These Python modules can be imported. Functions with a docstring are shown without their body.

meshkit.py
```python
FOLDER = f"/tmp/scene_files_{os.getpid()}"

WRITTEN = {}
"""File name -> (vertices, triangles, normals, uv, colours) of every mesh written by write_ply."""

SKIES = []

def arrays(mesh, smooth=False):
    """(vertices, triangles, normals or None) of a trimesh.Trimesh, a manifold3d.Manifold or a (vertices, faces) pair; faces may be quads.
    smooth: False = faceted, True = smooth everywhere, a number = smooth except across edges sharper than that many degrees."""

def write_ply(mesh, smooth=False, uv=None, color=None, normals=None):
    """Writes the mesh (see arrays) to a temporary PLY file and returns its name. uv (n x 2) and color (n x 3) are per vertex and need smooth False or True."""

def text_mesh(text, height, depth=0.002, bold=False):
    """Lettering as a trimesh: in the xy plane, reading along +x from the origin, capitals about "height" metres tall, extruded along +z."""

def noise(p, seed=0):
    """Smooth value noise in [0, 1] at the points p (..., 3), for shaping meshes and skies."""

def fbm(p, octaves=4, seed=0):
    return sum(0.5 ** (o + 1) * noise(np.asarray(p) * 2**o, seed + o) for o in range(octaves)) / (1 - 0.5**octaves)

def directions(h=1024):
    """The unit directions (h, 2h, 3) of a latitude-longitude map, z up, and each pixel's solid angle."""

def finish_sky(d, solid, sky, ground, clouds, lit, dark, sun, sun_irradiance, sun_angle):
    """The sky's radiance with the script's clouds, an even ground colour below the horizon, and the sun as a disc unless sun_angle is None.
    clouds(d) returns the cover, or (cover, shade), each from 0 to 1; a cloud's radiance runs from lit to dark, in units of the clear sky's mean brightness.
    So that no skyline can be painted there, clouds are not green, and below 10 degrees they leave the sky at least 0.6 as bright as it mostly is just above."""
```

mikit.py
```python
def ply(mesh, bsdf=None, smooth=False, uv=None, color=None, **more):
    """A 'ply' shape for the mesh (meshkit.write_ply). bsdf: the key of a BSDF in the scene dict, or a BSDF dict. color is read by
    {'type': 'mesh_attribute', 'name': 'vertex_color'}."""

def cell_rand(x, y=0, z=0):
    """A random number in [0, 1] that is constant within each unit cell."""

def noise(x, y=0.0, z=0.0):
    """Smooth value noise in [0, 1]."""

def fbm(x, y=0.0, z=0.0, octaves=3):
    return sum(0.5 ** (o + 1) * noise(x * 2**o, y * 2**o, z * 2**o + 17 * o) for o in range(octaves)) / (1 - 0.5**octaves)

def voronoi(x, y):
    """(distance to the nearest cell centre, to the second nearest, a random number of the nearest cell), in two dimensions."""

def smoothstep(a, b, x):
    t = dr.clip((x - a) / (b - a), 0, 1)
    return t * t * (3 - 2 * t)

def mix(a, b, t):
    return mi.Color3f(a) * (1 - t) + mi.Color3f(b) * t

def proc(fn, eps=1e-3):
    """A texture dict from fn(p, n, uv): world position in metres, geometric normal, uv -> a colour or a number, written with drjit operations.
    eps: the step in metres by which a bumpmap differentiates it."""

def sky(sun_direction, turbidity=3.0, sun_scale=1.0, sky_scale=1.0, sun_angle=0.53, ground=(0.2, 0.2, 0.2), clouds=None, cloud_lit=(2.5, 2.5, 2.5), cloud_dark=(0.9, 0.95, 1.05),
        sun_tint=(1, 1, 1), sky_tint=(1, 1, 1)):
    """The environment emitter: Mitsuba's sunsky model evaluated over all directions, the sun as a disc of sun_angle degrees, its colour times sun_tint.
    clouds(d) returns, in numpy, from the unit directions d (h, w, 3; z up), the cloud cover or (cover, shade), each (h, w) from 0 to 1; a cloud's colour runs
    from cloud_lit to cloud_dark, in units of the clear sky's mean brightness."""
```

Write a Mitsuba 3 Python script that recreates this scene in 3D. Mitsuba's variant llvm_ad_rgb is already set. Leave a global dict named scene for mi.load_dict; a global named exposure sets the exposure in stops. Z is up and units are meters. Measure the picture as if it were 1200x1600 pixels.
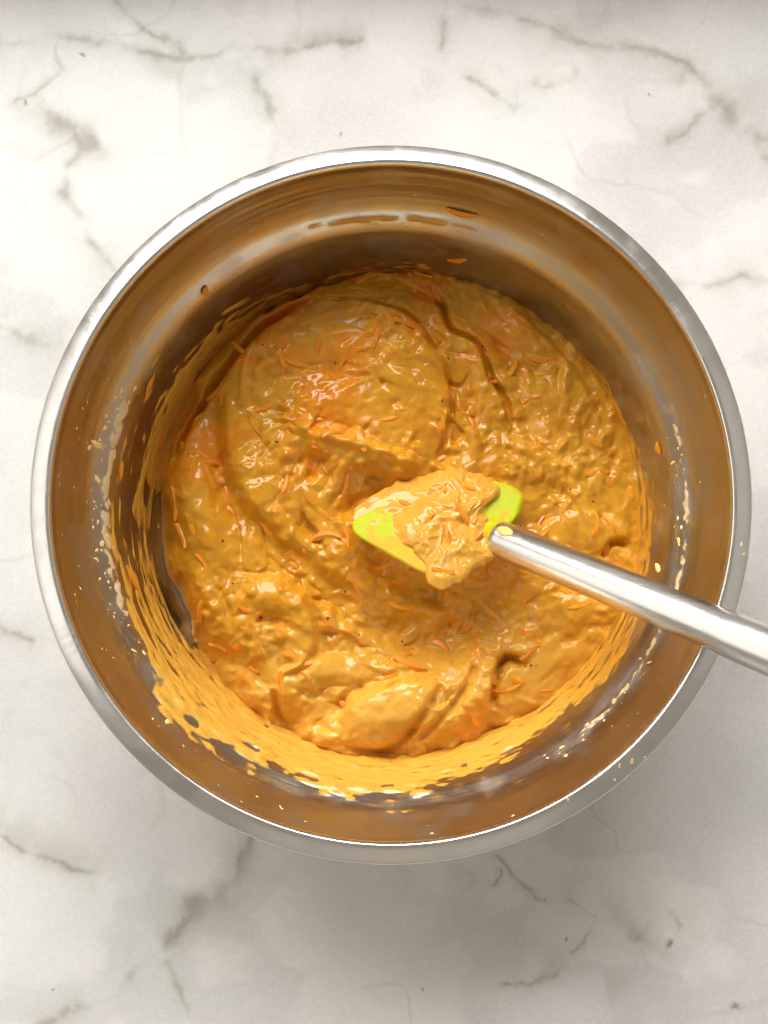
import math, numpy as np, trimesh, mitsuba as mi, drjit as dr, mikit, meshkit
from mikit import proc, noise, fbm, smoothstep, mix
from scipy import ndimage
from shapely.geometry import Polygon, Point
import shapely
T = mi.ScalarTransform4f
rng = np.random.default_rng(7)
scene, labels = {}, {}

# ------------------------------------------------------------------ camera
RIM_Z = 0.095                      # height of the bowl's rim above the counter
FPX = 1800.0                       # focal length in pixels of a 1200 x 1600 frame
TILT = math.radians(4.8)
fwd = np.array([0, math.sin(TILT), -math.cos(TILT)])
upv = np.array([0, math.cos(TILT), math.sin(TILT)])
rgt = np.array([1.0, 0, 0])
def ray(px, py):
    return fwd + rgt * (px - 600) / FPX - upv * (py - 800) / FPX
d0 = ray(611, 773)
CAM = np.array([0, 0, RIM_Z]) - d0 * 0.4425
scene['camera'] = {'type': 'perspective', 'fov': math.degrees(2 * math.atan(600 / FPX)), 'fov_axis': 'x',
                   'near_clip': 0.01, 'far_clip': 50.0,
                   'to_world': T().look_at(origin=CAM.tolist(), target=(CAM + fwd).tolist(), up=upv.tolist())}
def at(px, py, z):
    """the point of the horizontal plane at height z that stands there in the photograph"""
    d = ray(px, py)
    return CAM + d * ((z - CAM[2]) / d[2])

# ------------------------------------------------------------------ light
exposure = 0.03
def panel(name, centre, aim, w, h, rgb):
    scene[name] = {'type': 'rectangle', 'to_world': T().look_at(origin=list(centre), target=list(aim), up=[0, 0, 1]) @ T().scale([w / 2, h / 2, 1]),
                   'bsdf': {'type': 'diffuse', 'reflectance': {'type': 'rgb', 'value': [0.1, 0.1, 0.1]}},
                   'emitter': {'type': 'area', 'radiance': {'type': 'rgb', 'value': list(rgb)}}}
    labels[name] = {'kind': 'structure'}
panel('window_light', (-0.45, 1.85, 1.62), (-0.03, 0.0, 0.08), 2.7, 1.35, (9.9, 9.8, 9.6))
panel('left_fill_panel', (-2.3, 0.05, 1.25), (0, 0, 0.05), 2.3, 1.5, (1.6, 1.53, 1.44))       # left, right, front: added glowing fill panels in place of light bounced off walls
panel('right_fill_panel', (2.3, 0.05, 1.25), (0, 0, 0.05), 2.3, 1.5, (0.55, 0.51, 0.45))
panel('front_fill_panel', (0.1, -2.4, 1.25), (0, 0, 0.05), 2.6, 1.4, (0.50, 0.44, 0.37))
scene['room_light'] = {'type': 'constant', 'radiance': {'type': 'rgb', 'value': [0.34, 0.305, 0.26]}}

# ------------------------------------------------------------------ helpers
def put(key, mesh, bsdf, smooth=True, label=None, cat=None, group=None, kind=None, **kw):
    base, n = key, 0
    while key in scene:
        n += 1
        key = f'{base}_{n:03d}'
    scene[key] = mikit.ply(mesh, bsdf, smooth=smooth, **kw)
    d = {k: v for k, v in (('label', label), ('category', cat), ('group', group), ('kind', kind)) if v}
    if d:
        labels[key] = d
    return key
def thing(key, label, cat, group=None):
    labels[key] = {'label': label, 'category': cat}
    if group:
        labels[key]['group'] = group
    return key
def polyline(pts, z):
    return np.array([at(x, y, z)[:2] for x, y in pts])
def catmull(P, n=10):
    P = np.asarray(P, float)
    Q = np.vstack([2 * P[0] - P[1], P, 2 * P[-1] - P[-2]])
    out = []
    for i in range(1, len(Q) - 2):
        for t in np.linspace(0, 1, n, endpoint=False):
            a, b, c, d = Q[i - 1], Q[i], Q[i + 1], Q[i + 2]
            out.append(0.5 * (2 * b + (c - a) * t + (2 * a - 5 * b + 4 * c - d) * t**2 + (3 * b - a - 3 * c + d) * t**3))
    return np.array(out + [P[-1]])
def seg_dist(X, Y, P):
    """distance to a polyline, signed side (+ = left of its direction) and the run along it from 0 to 1"""
    best, side, run = np.full(X.shape, 1e9), np.zeros(X.shape), np.zeros(X.shape)
    n = len(P) - 1
    for i in range(n):
        a, b = P[i], P[i + 1]
        ab = b - a
        t = np.clip(((X - a[0]) * ab[0] + (Y - a[1]) * ab[1]) / (ab @ ab), 0, 1)
        dx, dy = X - a[0] - t * ab[0], Y - a[1] - t * ab[1]
        d = np.hypot(dx, dy)
        m = d < best
        best = np.where(m, d, best)
        side = np.where(m, np.sign(ab[0] * dy - ab[1] * dx), side)
        run = np.where(m, (i + t) / n, run)
    return best, side, run
def nfbm(x, y, z=0.0, octaves=4, seed=0):
    return meshkit.fbm(np.stack([x, y, np.broadcast_to(np.float64(z), np.shape(x))], -1), octaves, seed)
def sstep(a, b, x):
    t = np.clip((x - a) / (b - a), 0, 1)
    return t * t * (3 - 2 * t)

# ------------------------------------------------------------------ materials
def poly_proc(x, y, segs):
    d = mi.Float(1e3)
    for (ax, ay, bx, by, w) in segs:
        ux, uy = bx - ax, by - ay
        t = dr.clip(((x - ax) * ux + (y - ay) * uy) / (ux * ux + uy * uy), 0, 1)
        d = dr.minimum(d, dr.sqrt(dr.square(x - ax - t * ux) + dr.square(y - ay - t * uy)) / w)
    return d
VEINS = [  # photograph points on the counter: thin grey veins (points, width in mm, strength class)
    ([(-60, 72), (0, 66), (80, 62), (160, 66), (235, 75), (285, 95), (320, 90), (350, 72), (375, 82), (395, 130), (412, 160), (425, 200), (430, 250), (436, 330)], 1.0),
    ([(350, 76), (430, 77), (500, 66), (570, 58)], 0.9),
    ([(180, 0), (190, 22), (270, 62), (290, 92)], 0.7),
    ([(80, 178), (110, 205), (125, 235), (108, 265), (105, 300), (128, 345), (165, 410), (200, 460)], 1.1),
    ([(125, 235), (145, 228), (128, 212)], 1.6),
    ([(85, 62), (95, 110), (60, 150), (20, 162)], 0.5),
    ([(700, 0), (696, 30), (692, 72)], 0.8),
    ([(735, 12), (800, 26), (870, 52), (915, 62), (1000, 77), (1070, 100), (1120, 150), (1170, 195), (1210, 215)], 1.1),
    ([(870, 54), (900, 62), (918, 66)], 2.0),
    ([(1110, 150), (1140, 165), (1150, 185)], 1.6),
    ([(1188, 215), (1194, 240), (1210, 252)], 0.9),
    ([(740, 118), (775, 150), (800, 172)], 0.7),
    ([(835, 132), (870, 143), (890, 130), (893, 108)], 0.8),
    ([(1045, 222), (1075, 200), (1100, 175)], 0.6),
    ([(1060, 436), (1110, 440), (1160, 430), (1215, 432)], 1.0),
    ([(-20, 506), (10, 512), (40, 520), (80, 532)], 1.0),
    ([(-20, 1300), (60, 1330), (110, 1360), (150, 1362)], 0.6),
    ([(390, 1290), (350, 1390), (290, 1440), (260, 1475), (215, 1510), (190, 1562), (120, 1580), (60, 1610)], 1.0),
    ([(345, 1395), (305, 1420)], 2.4),
    ([(215, 1508), (255, 1510), (290, 1580)], 0.6),
    ([(-20, 960), (10, 985), (40, 1000)], 0.7),
    ([(1005, 1460), (1022, 1480)], 2.6),
    ([(775, 1340), (800, 1370), (855, 1408)], 0.35),
    ([(785, 1540), (830, 1538), (865, 1522)], 0.45),
    ([(890, 1410), (925, 1440), (900, 1490)], 0.3),
    ([(1055, 1430), (1062, 1450), (1058, 1462)], 0.35),
    ([(775, 1360), (765, 1385)], 0.35),
]
SOFT = [([(225, 70), (300, 140), (400, 100)], 7), ([(90, 190), (150, 240), (100, 300)], 6), ([(1050, 110), (1180, 210)], 7), ([(260, 1490), (340, 1390), (370, 1340)], 9),
        ([(900, 1400), (1020, 1480)], 8), ([(860, 1500), (960, 1540)], 8), ([(620, 1350), (700, 1440)], 9), ([(0, 500), (90, 535)], 6), ([(440, 60), (570, 50)], 6), ([(0, 1280), (150, 1360)], 8)]
def to_segs(items, k):
    out = []
    for pts, w in items:
        P = polyline(pts, 0.0)
        out += [(*map(float, P[i]), *map(float, P[i + 1]), w * k) for i in range(len(P) - 1)]
    return out
V_SEGS, S_SEGS = to_segs(VEINS, 1e-3), to_segs(SOFT, 1e-3)
SPOTS = [(*map(float, at(x, y, 0)[:2]), r * 1e-3) for x, y, r in [(1154, 1568, 1.5), (664, 1556, 0.8), (375, 374, 0.5), (1009, 146, 0.5), (130, 90, 0.9), (530, 204, 0.9), (1044, 1475, 1.6), (885, 1470, 0.7), (45, 162, 0.8), (83, 1547, 0.5), (855, 1405, 0.5)]]
def marble(p, n, uv):
    wx = (fbm(p.x * 60, p.y * 60, 3.1, 4) - 0.5) * 0.012
    wy = (fbm(p.x * 60, p.y * 60, 9.7, 4) - 0.5) * 0.012
    fx = (fbm(p.x * 420, p.y * 420, 1.7, 2) - 0.5) * 0.0022
    fy = (fbm(p.x * 420, p.y * 420, 5.2, 2) - 0.5) * 0.0022
    x, y = p.x + wx + fx, p.y + wy + fy
    d = poly_proc(x, y, V_SEGS)
    s = poly_proc(x, y, S_SEGS)
    br = smoothstep(0.22, 0.62, fbm(p.x * 55, p.y * 55, 4.0, 3))
    line = dr.exp(-dr.square(d * 0.42)) * (0.34 + 0.66 * br * smoothstep(0.3, 0.6, fbm(p.x * 210, p.y * 210, 6.0, 3)))
    halo = dr.exp(-d * 0.17) * 0.40 * br + dr.exp(-dr.square(s)) * 0.26 * br
    cloud = smoothstep(0.40, 0.80, fbm(p.x * 11 + 7.3, p.y * 11, 1.0, 4)) * 0.17
    veil = smoothstep(0.52, 0.60, fbm(p.x * 16 + 1.2, p.y * 23 + 3.3, 2.0, 4)) * 0.09
    rv = 1 - dr.abs(2 * fbm(x * 15 + 2.0, y * 15 + 8.0, 5.0, 3) - 1)
    thin = smoothstep(0.955, 1.0, rv) * smoothstep(0.45, 0.7, fbm(p.x * 24, p.y * 24, 8.0, 2)) * 0.16
    grain = (noise(p.x * 1500, p.y * 1500, 2) - 0.5) * 0.06 + (noise(p.x * 800, p.y * 800, 5) - 0.5) * 0.045
    c = mix((0.72, 0.690, 0.663), (0.675, 0.664, 0.634), smoothstep(0.4, 0.6, fbm(p.x * 8, p.y * 8 + 4, 3.0, 3)))
    c = c * (1 - veil - cloud + grain)
    c = mix(c, (0.30, 0.285, 0.24), dr.clip(line * 0.31 + thin + halo, 0, 0.85))
    k = mi.Float(0)
    for (ax, ay, r) in SPOTS:
        k = dr.maximum(k, dr.exp(-dr.square(dr.sqrt(dr.square(x - ax) + dr.square(y - ay)) / r)))
    return mix(c, (0.16, 0.14, 0.11), k * 0.8)
scene['marble'] = {'type': 'principled', 'base_color': proc(marble), 'roughness': 0.36, 'specular': 0.35}

def steel_rough(p, n, uv):
    th = dr.atan2(p.y, p.x)
    rings = noise(p.z * 2600 + dr.sqrt(p.x * p.x + p.y * p.y) * 1500, th * 3.0, 1.0)
    haze = smoothstep(0.45, 0.75, fbm(p.x * 70, p.y * 70, p.z * 70, 3))
    return 0.25 + 0.10 * rings + 0.14 * haze
def steel_bump(p, n, uv):
    th = dr.atan2(p.y, p.x)
    r = dr.sqrt(p.x * p.x + p.y * p.y)
    return noise(p.z * 1900 + r * 900, th * 5.0, 1.0) * 0.5 + 2.6 * noise(p.z * 420 + r * 240, th * 2.0, 4.0)
scene['steel_inside'] = {'type': 'bumpmap', 'scale': 0.00004, 'bump': proc(steel_bump, 2e-4),
    'nested': {'type': 'principled', 'base_color': {'type': 'rgb', 'value': [0.46, 0.435, 0.385]}, 'metallic': 1.0, 'roughness': proc(steel_rough)}}
def rim_rough(p, n, uv):
    th = dr.atan2(p.y, p.x)
    return 0.22 + 0.16 * noise(th * 260, 0.0, 2.0) * noise(th * 31, dr.sqrt(p.x * p.x + p.y * p.y) * 300, 5.0) + 0.10 * smoothstep(0.5, 0.75, fbm(p.x * 50, p.y * 50, 1.0, 3))
scene['steel_rim'] = {'type': 'principled', 'base_color': {'type': 'rgb', 'value': [0.66, 0.64, 0.605]}, 'metallic': 1.0, 'roughness': proc(rim_rough)}
def handle_rough(p, n, uv):
    return 0.23 + 0.09 * noise(p.x * 900, p.y * 900, p.z * 900)
scene['steel_handle'] = {'type': 'principled', 'base_color': {'type': 'rgb', 'value': [0.70, 0.68, 0.65]}, 'metallic': 1.0, 'roughness': proc(handle_rough)}
def wet(p, n, uv):
    return 0.10 + 0.22 * smoothstep(0.4, 0.7, fbm(p.x * 90, p.y * 90, p.z * 90, 3))
scene['batter_skin'] = {'type': 'principled', 'base_color': {'type': 'mesh_attribute', 'name': 'vertex_color'}, 'roughness': proc(wet), 'specular': 0.4}
def carrot_col(p, n, uv):
    return mix((0.70, 0.20, 0.008), (0.70, 0.30, 0.022), noise(p.x * 260, p.y * 260, p.z * 260))
scene['carrot'] = {'type': 'principled', 'base_color': proc(carrot_col), 'roughness': 0.28, 'specular': 0.35}
def lime(p, n, uv):                                           # lime silicone stained by a thin wet skin of batter
    qx = p.x + 0.010 * (fbm(p.x * 260, p.y * 260, 1.0, 3) - 0.5) + 0.004 * p.y
    qy = p.y + 0.010 * (fbm(p.x * 260, p.y * 260, 7.0, 3) - 0.5)
    k = smoothstep(0.42, 0.62, fbm(qx * 95 + qy * 40 + 3.0, qy * 110 - qx * 45, 2.0, 3))
    return mix((0.44, 0.48, 0.003), (0.58, 0.34, 0.012), k * 0.85)
scene['lime_silicone'] = {'type': 'principled', 'base_color': proc(lime), 'roughness': 0.5, 'specular': 0.25}
scene['fleck'] = {'type': 'principled', 'base_color': {'type': 'rgb', 'value': [0.07, 0.03, 0.012]}, 'roughness': 0.45}
def crumb_col(p, n, uv):
    return mix((0.80, 0.62, 0.34), (0.82, 0.52, 0.14), noise(p.x * 200, p.y * 200, p.z * 200))
scene['dried_batter'] = {'type': 'principled', 'base_color': proc(crumb_col), 'roughness': 0.4, 'specular': 0.4}

# ------------------------------------------------------------------ the counter
slab = trimesh.creation.box([2.4, 1.35, 0.04])
slab.apply_translation([0, -0.32, -0.02])
put('countertop', slab, 'marble', False, 'white marble countertop with grey veins under the steel bowl', kind='structure')

back = trimesh.creation.box([2.4, 0.03, 0.075])  # added out of view to block the window and shade the far counter
back.apply_translation([0, 0.32, 0.0375])
put('shade_upstand', back, 'marble', False, 'unseen low marble upstand added to shade the back of the counter', kind='structure')

# ------------------------------------------------------------------ the bowl
D = lambda z: 0.45 + (RIM_Z - z)                     # distance below the camera
R = lambda rpx, z: rpx * D(z) / FPX
FLOOR = 0.0035
inner = [(0.0, FLOOR), (0.050, FLOOR), (0.098, FLOOR + 0.0002), (0.1035, FLOOR + 0.0008), (0.1066, FLOOR + 0.0026), (0.1084, FLOOR + 0.0056),
         (0.1096, 0.014), (0.1122, 0.030), (0.1150, 0.046), (0.1167, 0.0526), (0.1178, 0.0556), (0.1194, 0.0584), (0.1216, 0.0614),
         (0.1238, 0.0647), (0.1256, 0.0687), (0.1274, 0.0743), (0.1294, 0.083), (0.1306, 0.0885), (0.1308, 0.0915)]
inner = np.array(inner)
def fine(P, n=9):
    return catmull(P, n)
prof_in = np.vstack([inner[:2], fine(inner[2:], 8)])
roll_top = np.array([(0.1309, 0.0928), (0.1312, 0.0939), (0.1317, 0.0946), (0.1324, 0.0949), (0.1334, 0.0947), (0.1350, 0.0941), (0.1370, 0.0932), (0.1388, 0.0922), (0.1396, 0.0916),
                     (0.1400, 0.0908), (0.1400, 0.0899), (0.1396, 0.0893), (0.1389, 0.0892), (0.1383, 0.0896), (0.1370, 0.0910), (0.1352, 0.0922), (0.1338, 0.0926), (0.1328, 0.0924), (0.1324, 0.0915)])
roll = fine(roll_top, 5)
tang = np.gradient(prof_in[2:], axis=0)
tang /= np.linalg.norm(tang, axis=1, keepdims=True)
off = prof_in[2:] + np.stack([tang[:, 1], -tang[:, 0]], 1) * 0.0011            # the sheet is 1.1 mm thick
off = off[(off[:, 1] > 0.0085) & (off[:, 1] < 0.0885)]
outer = np.vstack([[(0.1324, 0.0905)], off[::-1], [(0.1094, 0.0066), (0.1076, 0.0030), (0.1045, 0.0008), (0.099, 0.0003), (0.0, 0.0003)]])
def lathe(P, n=480):
    a = np.linspace(0, 2 * np.pi, n, endpoint=False)
    v = np.stack([P[:, None, 0] * np.cos(a), P[:, None, 0] * np.sin(a), np.broadcast_to(P[:, None, 1], (len(P), n))], -1).reshape(-1, 3)
    i, j = np.meshgrid(np.arange(len(P) - 1), np.arange(n), indexing='ij')
    k = (j + 1) % n
    q = np.stack([i * n + j, i * n + k, (i + 1) * n + k, (i + 1) * n + j], -1).reshape(-1, 4)
    f = np.vstack([q[:, [0, 1, 2]], q[:, [0, 2, 3]]])
    m = trimesh.Trimesh(v, f, process=True)
    m.update_faces(m.nondegenerate_faces())
    return m
thing('mixing_bowl', 'large round stainless steel mixing bowl holding orange carrot batter', 'mixing bowl')
def outward(m, flip):
    if flip:
        m.invert()
    return m
body = lathe(np.vstack([prof_in, [roll[0]]]))
if body.face_normals[np.argmin(np.linalg.norm(body.triangles_center - [0, 0, FLOOR], axis=1))][2] < 0:
    body.invert()
put('mixing_bowl__basin', body, 'steel_inside', 60)
rimm = lathe(roll)
top_face = np.argmax(rimm.triangles_center[:, 2])
rimm = outward(rimm, rimm.face_normals[top_face][2] < 0)
put('mixing_bowl__rim', rimm, 'steel_rim', 60, 'broad brushed rim with rolled edge')
shell = lathe(np.vstack([[roll[-1]], outer]))
mid = np.argmin(np.abs(shell.triangles_center[:, 2] - 0.04))
put('mixing_bowl__outer_wall', outward(shell, shell.face_normals[mid][:2] @ shell.triangles_center[mid][:2] < 0), 'steel_inside', 50)
_z, _r = prof_in[3:, 1], prof_in[3:, 0]
def r_wall(z):
    return np.interp(z, _z, _r)
def floor_z(r):
    return np.interp(r, _r, _z)

# ------------------------------------------------------------------ the batter: its body as a height field
STEP = 0.00042
gx = np.arange(-0.117, 0.1171, STEP)
X, Y = np.meshgrid(gx, gx, indexing='xy')
RR, TH = np.hypot(X, Y), np.arctan2(Y, X)
ZB = 0.026
def shape(pts, z=ZB):
    P = polyline(pts, z)
    return catmull(np.vstack([P, P[:1]]), 6)
outline = shape([(240, 800), (238, 745), (250, 690), (275, 645), (295, 612), (285, 585), (330, 540), (395, 478), (470, 440), (560, 412), (640, 400), (760, 410), (900, 470),
                 (1010, 580), (1070, 720), (1075, 850), (1040, 990), (960, 1090), (880, 1135), (800, 1172), (745, 1205), (660, 1218), (600, 1228), (540, 1220), (480, 1198), (425, 1165), (378, 1110),
                 (345, 1072), (328, 1038), (284, 970), (254, 880)])
def signed(P):
    d, _, _ = seg_dist(X, Y, P)
    return np.where(shapely.contains_xy(Polygon(P), X, Y), d, -d)
wob = (nfbm(X * 90, Y * 90, 0, 4, 3) - 0.5)
wx, wy = (nfbm(X * 60, Y * 60, 1.3, 4, 11) - 0.5) * 0.010, (nfbm(X * 60, Y * 60, 7.7, 4, 12) - 0.5) * 0.010
sd = signed(outline) + wob * (0.006 + 0.012 * sstep(-0.02, -0.06, Y))
def bump(px, py, rad, amp, sq=1.0, ang=0.0):
    c = at(px, py, ZB)
    dx, dy = X + wx - c[0], Y + wy - c[1]
    a = math.radians(-ang)
    u, v = dx * math.cos(a) + dy * math.sin(a), (-dx * math.sin(a) + dy * math.cos(a)) * sq
    return amp * np.exp(-(u * u + v * v) / rad**2)
thick = 0.0205 + bump(560, 620, 0.040, 0.010) + bump(350, 850, 0.030, 0.003) + bump(880, 740, 0.045, 0.001) + bump(640, 960, 0.030, -0.004) + bump(720, 735, 0.013, 0.006) + bump(790, 765, 0.011, 0.004) + bump(600, 835, 0.015, 0.004) + bump(645, 765, 0.009, 0.004) + bump(600, 1180, 0.045, 0.006, 1.5) + bump(360, 1080, 0.030, 0.005)
for px, py, r_, a_ in [(410, 735, 7, 3.0), (398, 685, 6, 2.0), (420, 620, 7, 2.2), (330, 745, 6, 2.4), (345, 820, 7, 2.4), (415, 945, 10, 4.0), (470, 965, 8, 3.0), (500, 700, 9, 2.8), (570, 705, 10, 3.8), (640, 715, 8, 3.4),
                       (560, 560, 9, 2.4), (470, 580, 9, 2.2), (455, 800, 8, 2.6), (525, 872, 8, 2.4), (300, 790, 6, 2.0), (432, 1090, 7, 3.0), (480, 1050, 8, 2.8), (600, 1110, 10, 4.2), (560, 1062, 8, 2.6), (545, 832, 6, 2.0),
                       (360, 1000, 7, 2.4), (330, 930, 7, 2.2), (695, 1080, 8, 3.0), (745, 1085, 7, 2.8), (860, 735, 9, 2.2), (900, 800, 8, 2.2), (940, 690, 8, 1.8), (860, 620, 8, 1.8), (800, 720, 7, 1.8), (960, 825, 7, 2.2),
                       (390, 870, 7, 2.0), (640, 900, 7, 1.5), (740, 590, 8, 2.0), (640, 500, 8, 1.6), (830, 540, 8, 1.8), (900, 960, 9, 2.0), (850, 1080, 7, 2.0), (470, 1140, 8, 2.4), (540, 1150, 7, 2.8), (380, 560, 9, 2.0)]:
    thick = thick + bump(px, py, r_ * 1e-3, a_ * 0.9e-3, rng.uniform(0.9, 1.6), rng.uniform(0, 180))
bott = sstep(-0.035, -0.085, Y)                          # it thins out towards the front
edge = np.clip(sd, 0, None)
prof = (1 - np.exp(-edge / (0.0040 + 0.010 * bott)))
H = FLOOR - 0.0012 + thick * (1 - 0.06 * bott) * prof
# folds and creases left by the spatula: (points, groove depth, groove width, lip height, lip width, side of the lip)
FOLDS = [
    ([(668, 745), (640, 775), (590, 775), (545, 795), (535, 818)], 0.0012, 0.0060, 0.0010, 0.006, 1),
    ([(490, 462), (440, 488), (400, 518), (350, 580), (315, 625), (280, 680), (262, 730)], 0.0080, 0.0022, 0.0022, 0.007, 1),
    ([(352, 585), (334, 640), (334, 700), (355, 760), (395, 815), (450, 865), (520, 915), (560, 960)], 0.0042, 0.0060, 0.0030, 0.010, 1),
    ([(470, 470), (520, 470), (580, 480), (640, 500), (668, 535), (695, 580), (706, 630), (696, 680), (680, 722)], 0.0024, 0.0011, 0.0022, 0.008, -1),
    ([(672, 440), (690, 480), (705, 515), (745, 540), (765, 590), (790, 630), (800, 668)], 0.0042, 0.0013, 0.0020, 0.007, -1),
    ([(430, 668), (470, 690), (520, 705), (580, 722), (630, 742), (668, 742)], 0.0, 0.004, 0.0034, 0.007, 1),
    ([(668, 745), (640, 775), (590, 775), (545, 795), (535, 818)], 0.0026, 0.0040, 0.0015, 0.006, 1),
    ([(820, 905), (760, 955), (690, 1000), (640, 1000), (560, 960)], 0.0050, 0.0110, 0.0010, 0.006, 1),
    ([(480, 930), (500, 985), (480, 1040), (440, 1060)], 0.0022, 0.0022, 0.0018, 0.006, -1),
    ([(425, 1080), (430, 1120), (450, 1150)], 0.0026, 0.0018, 0.002, 0.006, -1),
    ([(520, 1120), (560, 1080), (620, 1055), (680, 1050)], 0.0030, 0.0028, 0.0030, 0.008, -1),
    ([(530, 1165), (580, 1180), (620, 1165), (660, 1110), (690, 1070)], 0.0032, 0.0022, 0.0030, 0.007, 1),
    ([(650, 1160), (690, 1120), (730, 1070), (745, 1040)], 0.0030, 0.0022, 0.0022, 0.006, 1),
    ([(775, 1110), (776, 1070), (790, 1030), (830, 1040)], 0.0060, 0.0022, 0.0018, 0.006, 1),
    ([(560, 850), (600, 890), (660, 930), (700, 940)], 0.0040, 0.0050, 0.0012, 0.006, -1),
    ([(800, 480), (850, 520), (900, 570), (940, 640)], 0.0012, 0.0018, 0.0012, 0.006, -1),
    ([(940, 870), (960, 850), (985, 850)], 0.0030, 0.0016, 0.0015, 0.005, 1),
    ([(700, 480), (640, 455), (600, 432), (560, 440)], 0.0020, 0.0016, 0.0012, 0.005, -1),
]
inside = sstep(0, 0.006, edge)
# lumps and swirls
cxy = at(615, 800, ZB)
rad, ang = np.hypot(X - cxy[0], Y - cxy[1]), np.arctan2(Y - cxy[1], X - cxy[0])
swirl = nfbm(rad * 125 + wx * 380, ang * 1.9 + wy * 120, 2.2, 4, 21) - 0.5
lump = nfbm((X + wx) * 120, (Y + wy) * 120, 0, 3, 31) - 0.5
ridge = 1 - np.abs(2 * nfbm((X + 1.4 * wx) * 100, (Y + 1.4 * wy) * 100, 5.0, 3, 41) - 1)
small = nfbm((X + wx) * 330, (Y + wy) * 330, 3.0, 3, 51) - 0.5
H += inside * (0.0040 * swirl + 0.0040 * lump)
def smax(A, B, k):
    h = np.clip(0.5 + 0.5 * (A - B) / k, 0, 1)
    return B * (1 - h) + A * h + k * h * (1 - h)
def ribbon(P, hw, hgt, k=0.0012, wk=0.6):
    global H
    x0, y0 = P.min(0) - hw * 1.6 - 0.008; x1, y1 = P.max(0) + hw * 1.6 + 0.008
    i0, i1 = np.clip(np.searchsorted(gx, [x0, x1]), 0, len(gx)); j0, j1 = np.clip(np.searchsorted(gx, [y0, y1]), 0, len(gx))
    if i1 - i0 < 3 or j1 - j0 < 3:
        return
    w = np.s_[j0:j1, i0:i1]
    d, sgn, run = seg_dist(X[w] + wk * wx[w], Y[w] + wk * wy[w], P)
    q = np.clip(1 - (d / hw) ** 2, 0, None)
    end = np.clip(np.minimum(run, 1 - run) * 5, 0, 1) * 0.5 + 0.5
    low = ndimage.gaussian_filter(H[w], 10)
    top = np.where(q > 0, low + hgt * end * (q ** 0.55) * 1.15 - 0.10 * hgt, -1)
    H[w] = np.where(q > 0, smax(top, H[w], k), H[w])
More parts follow.
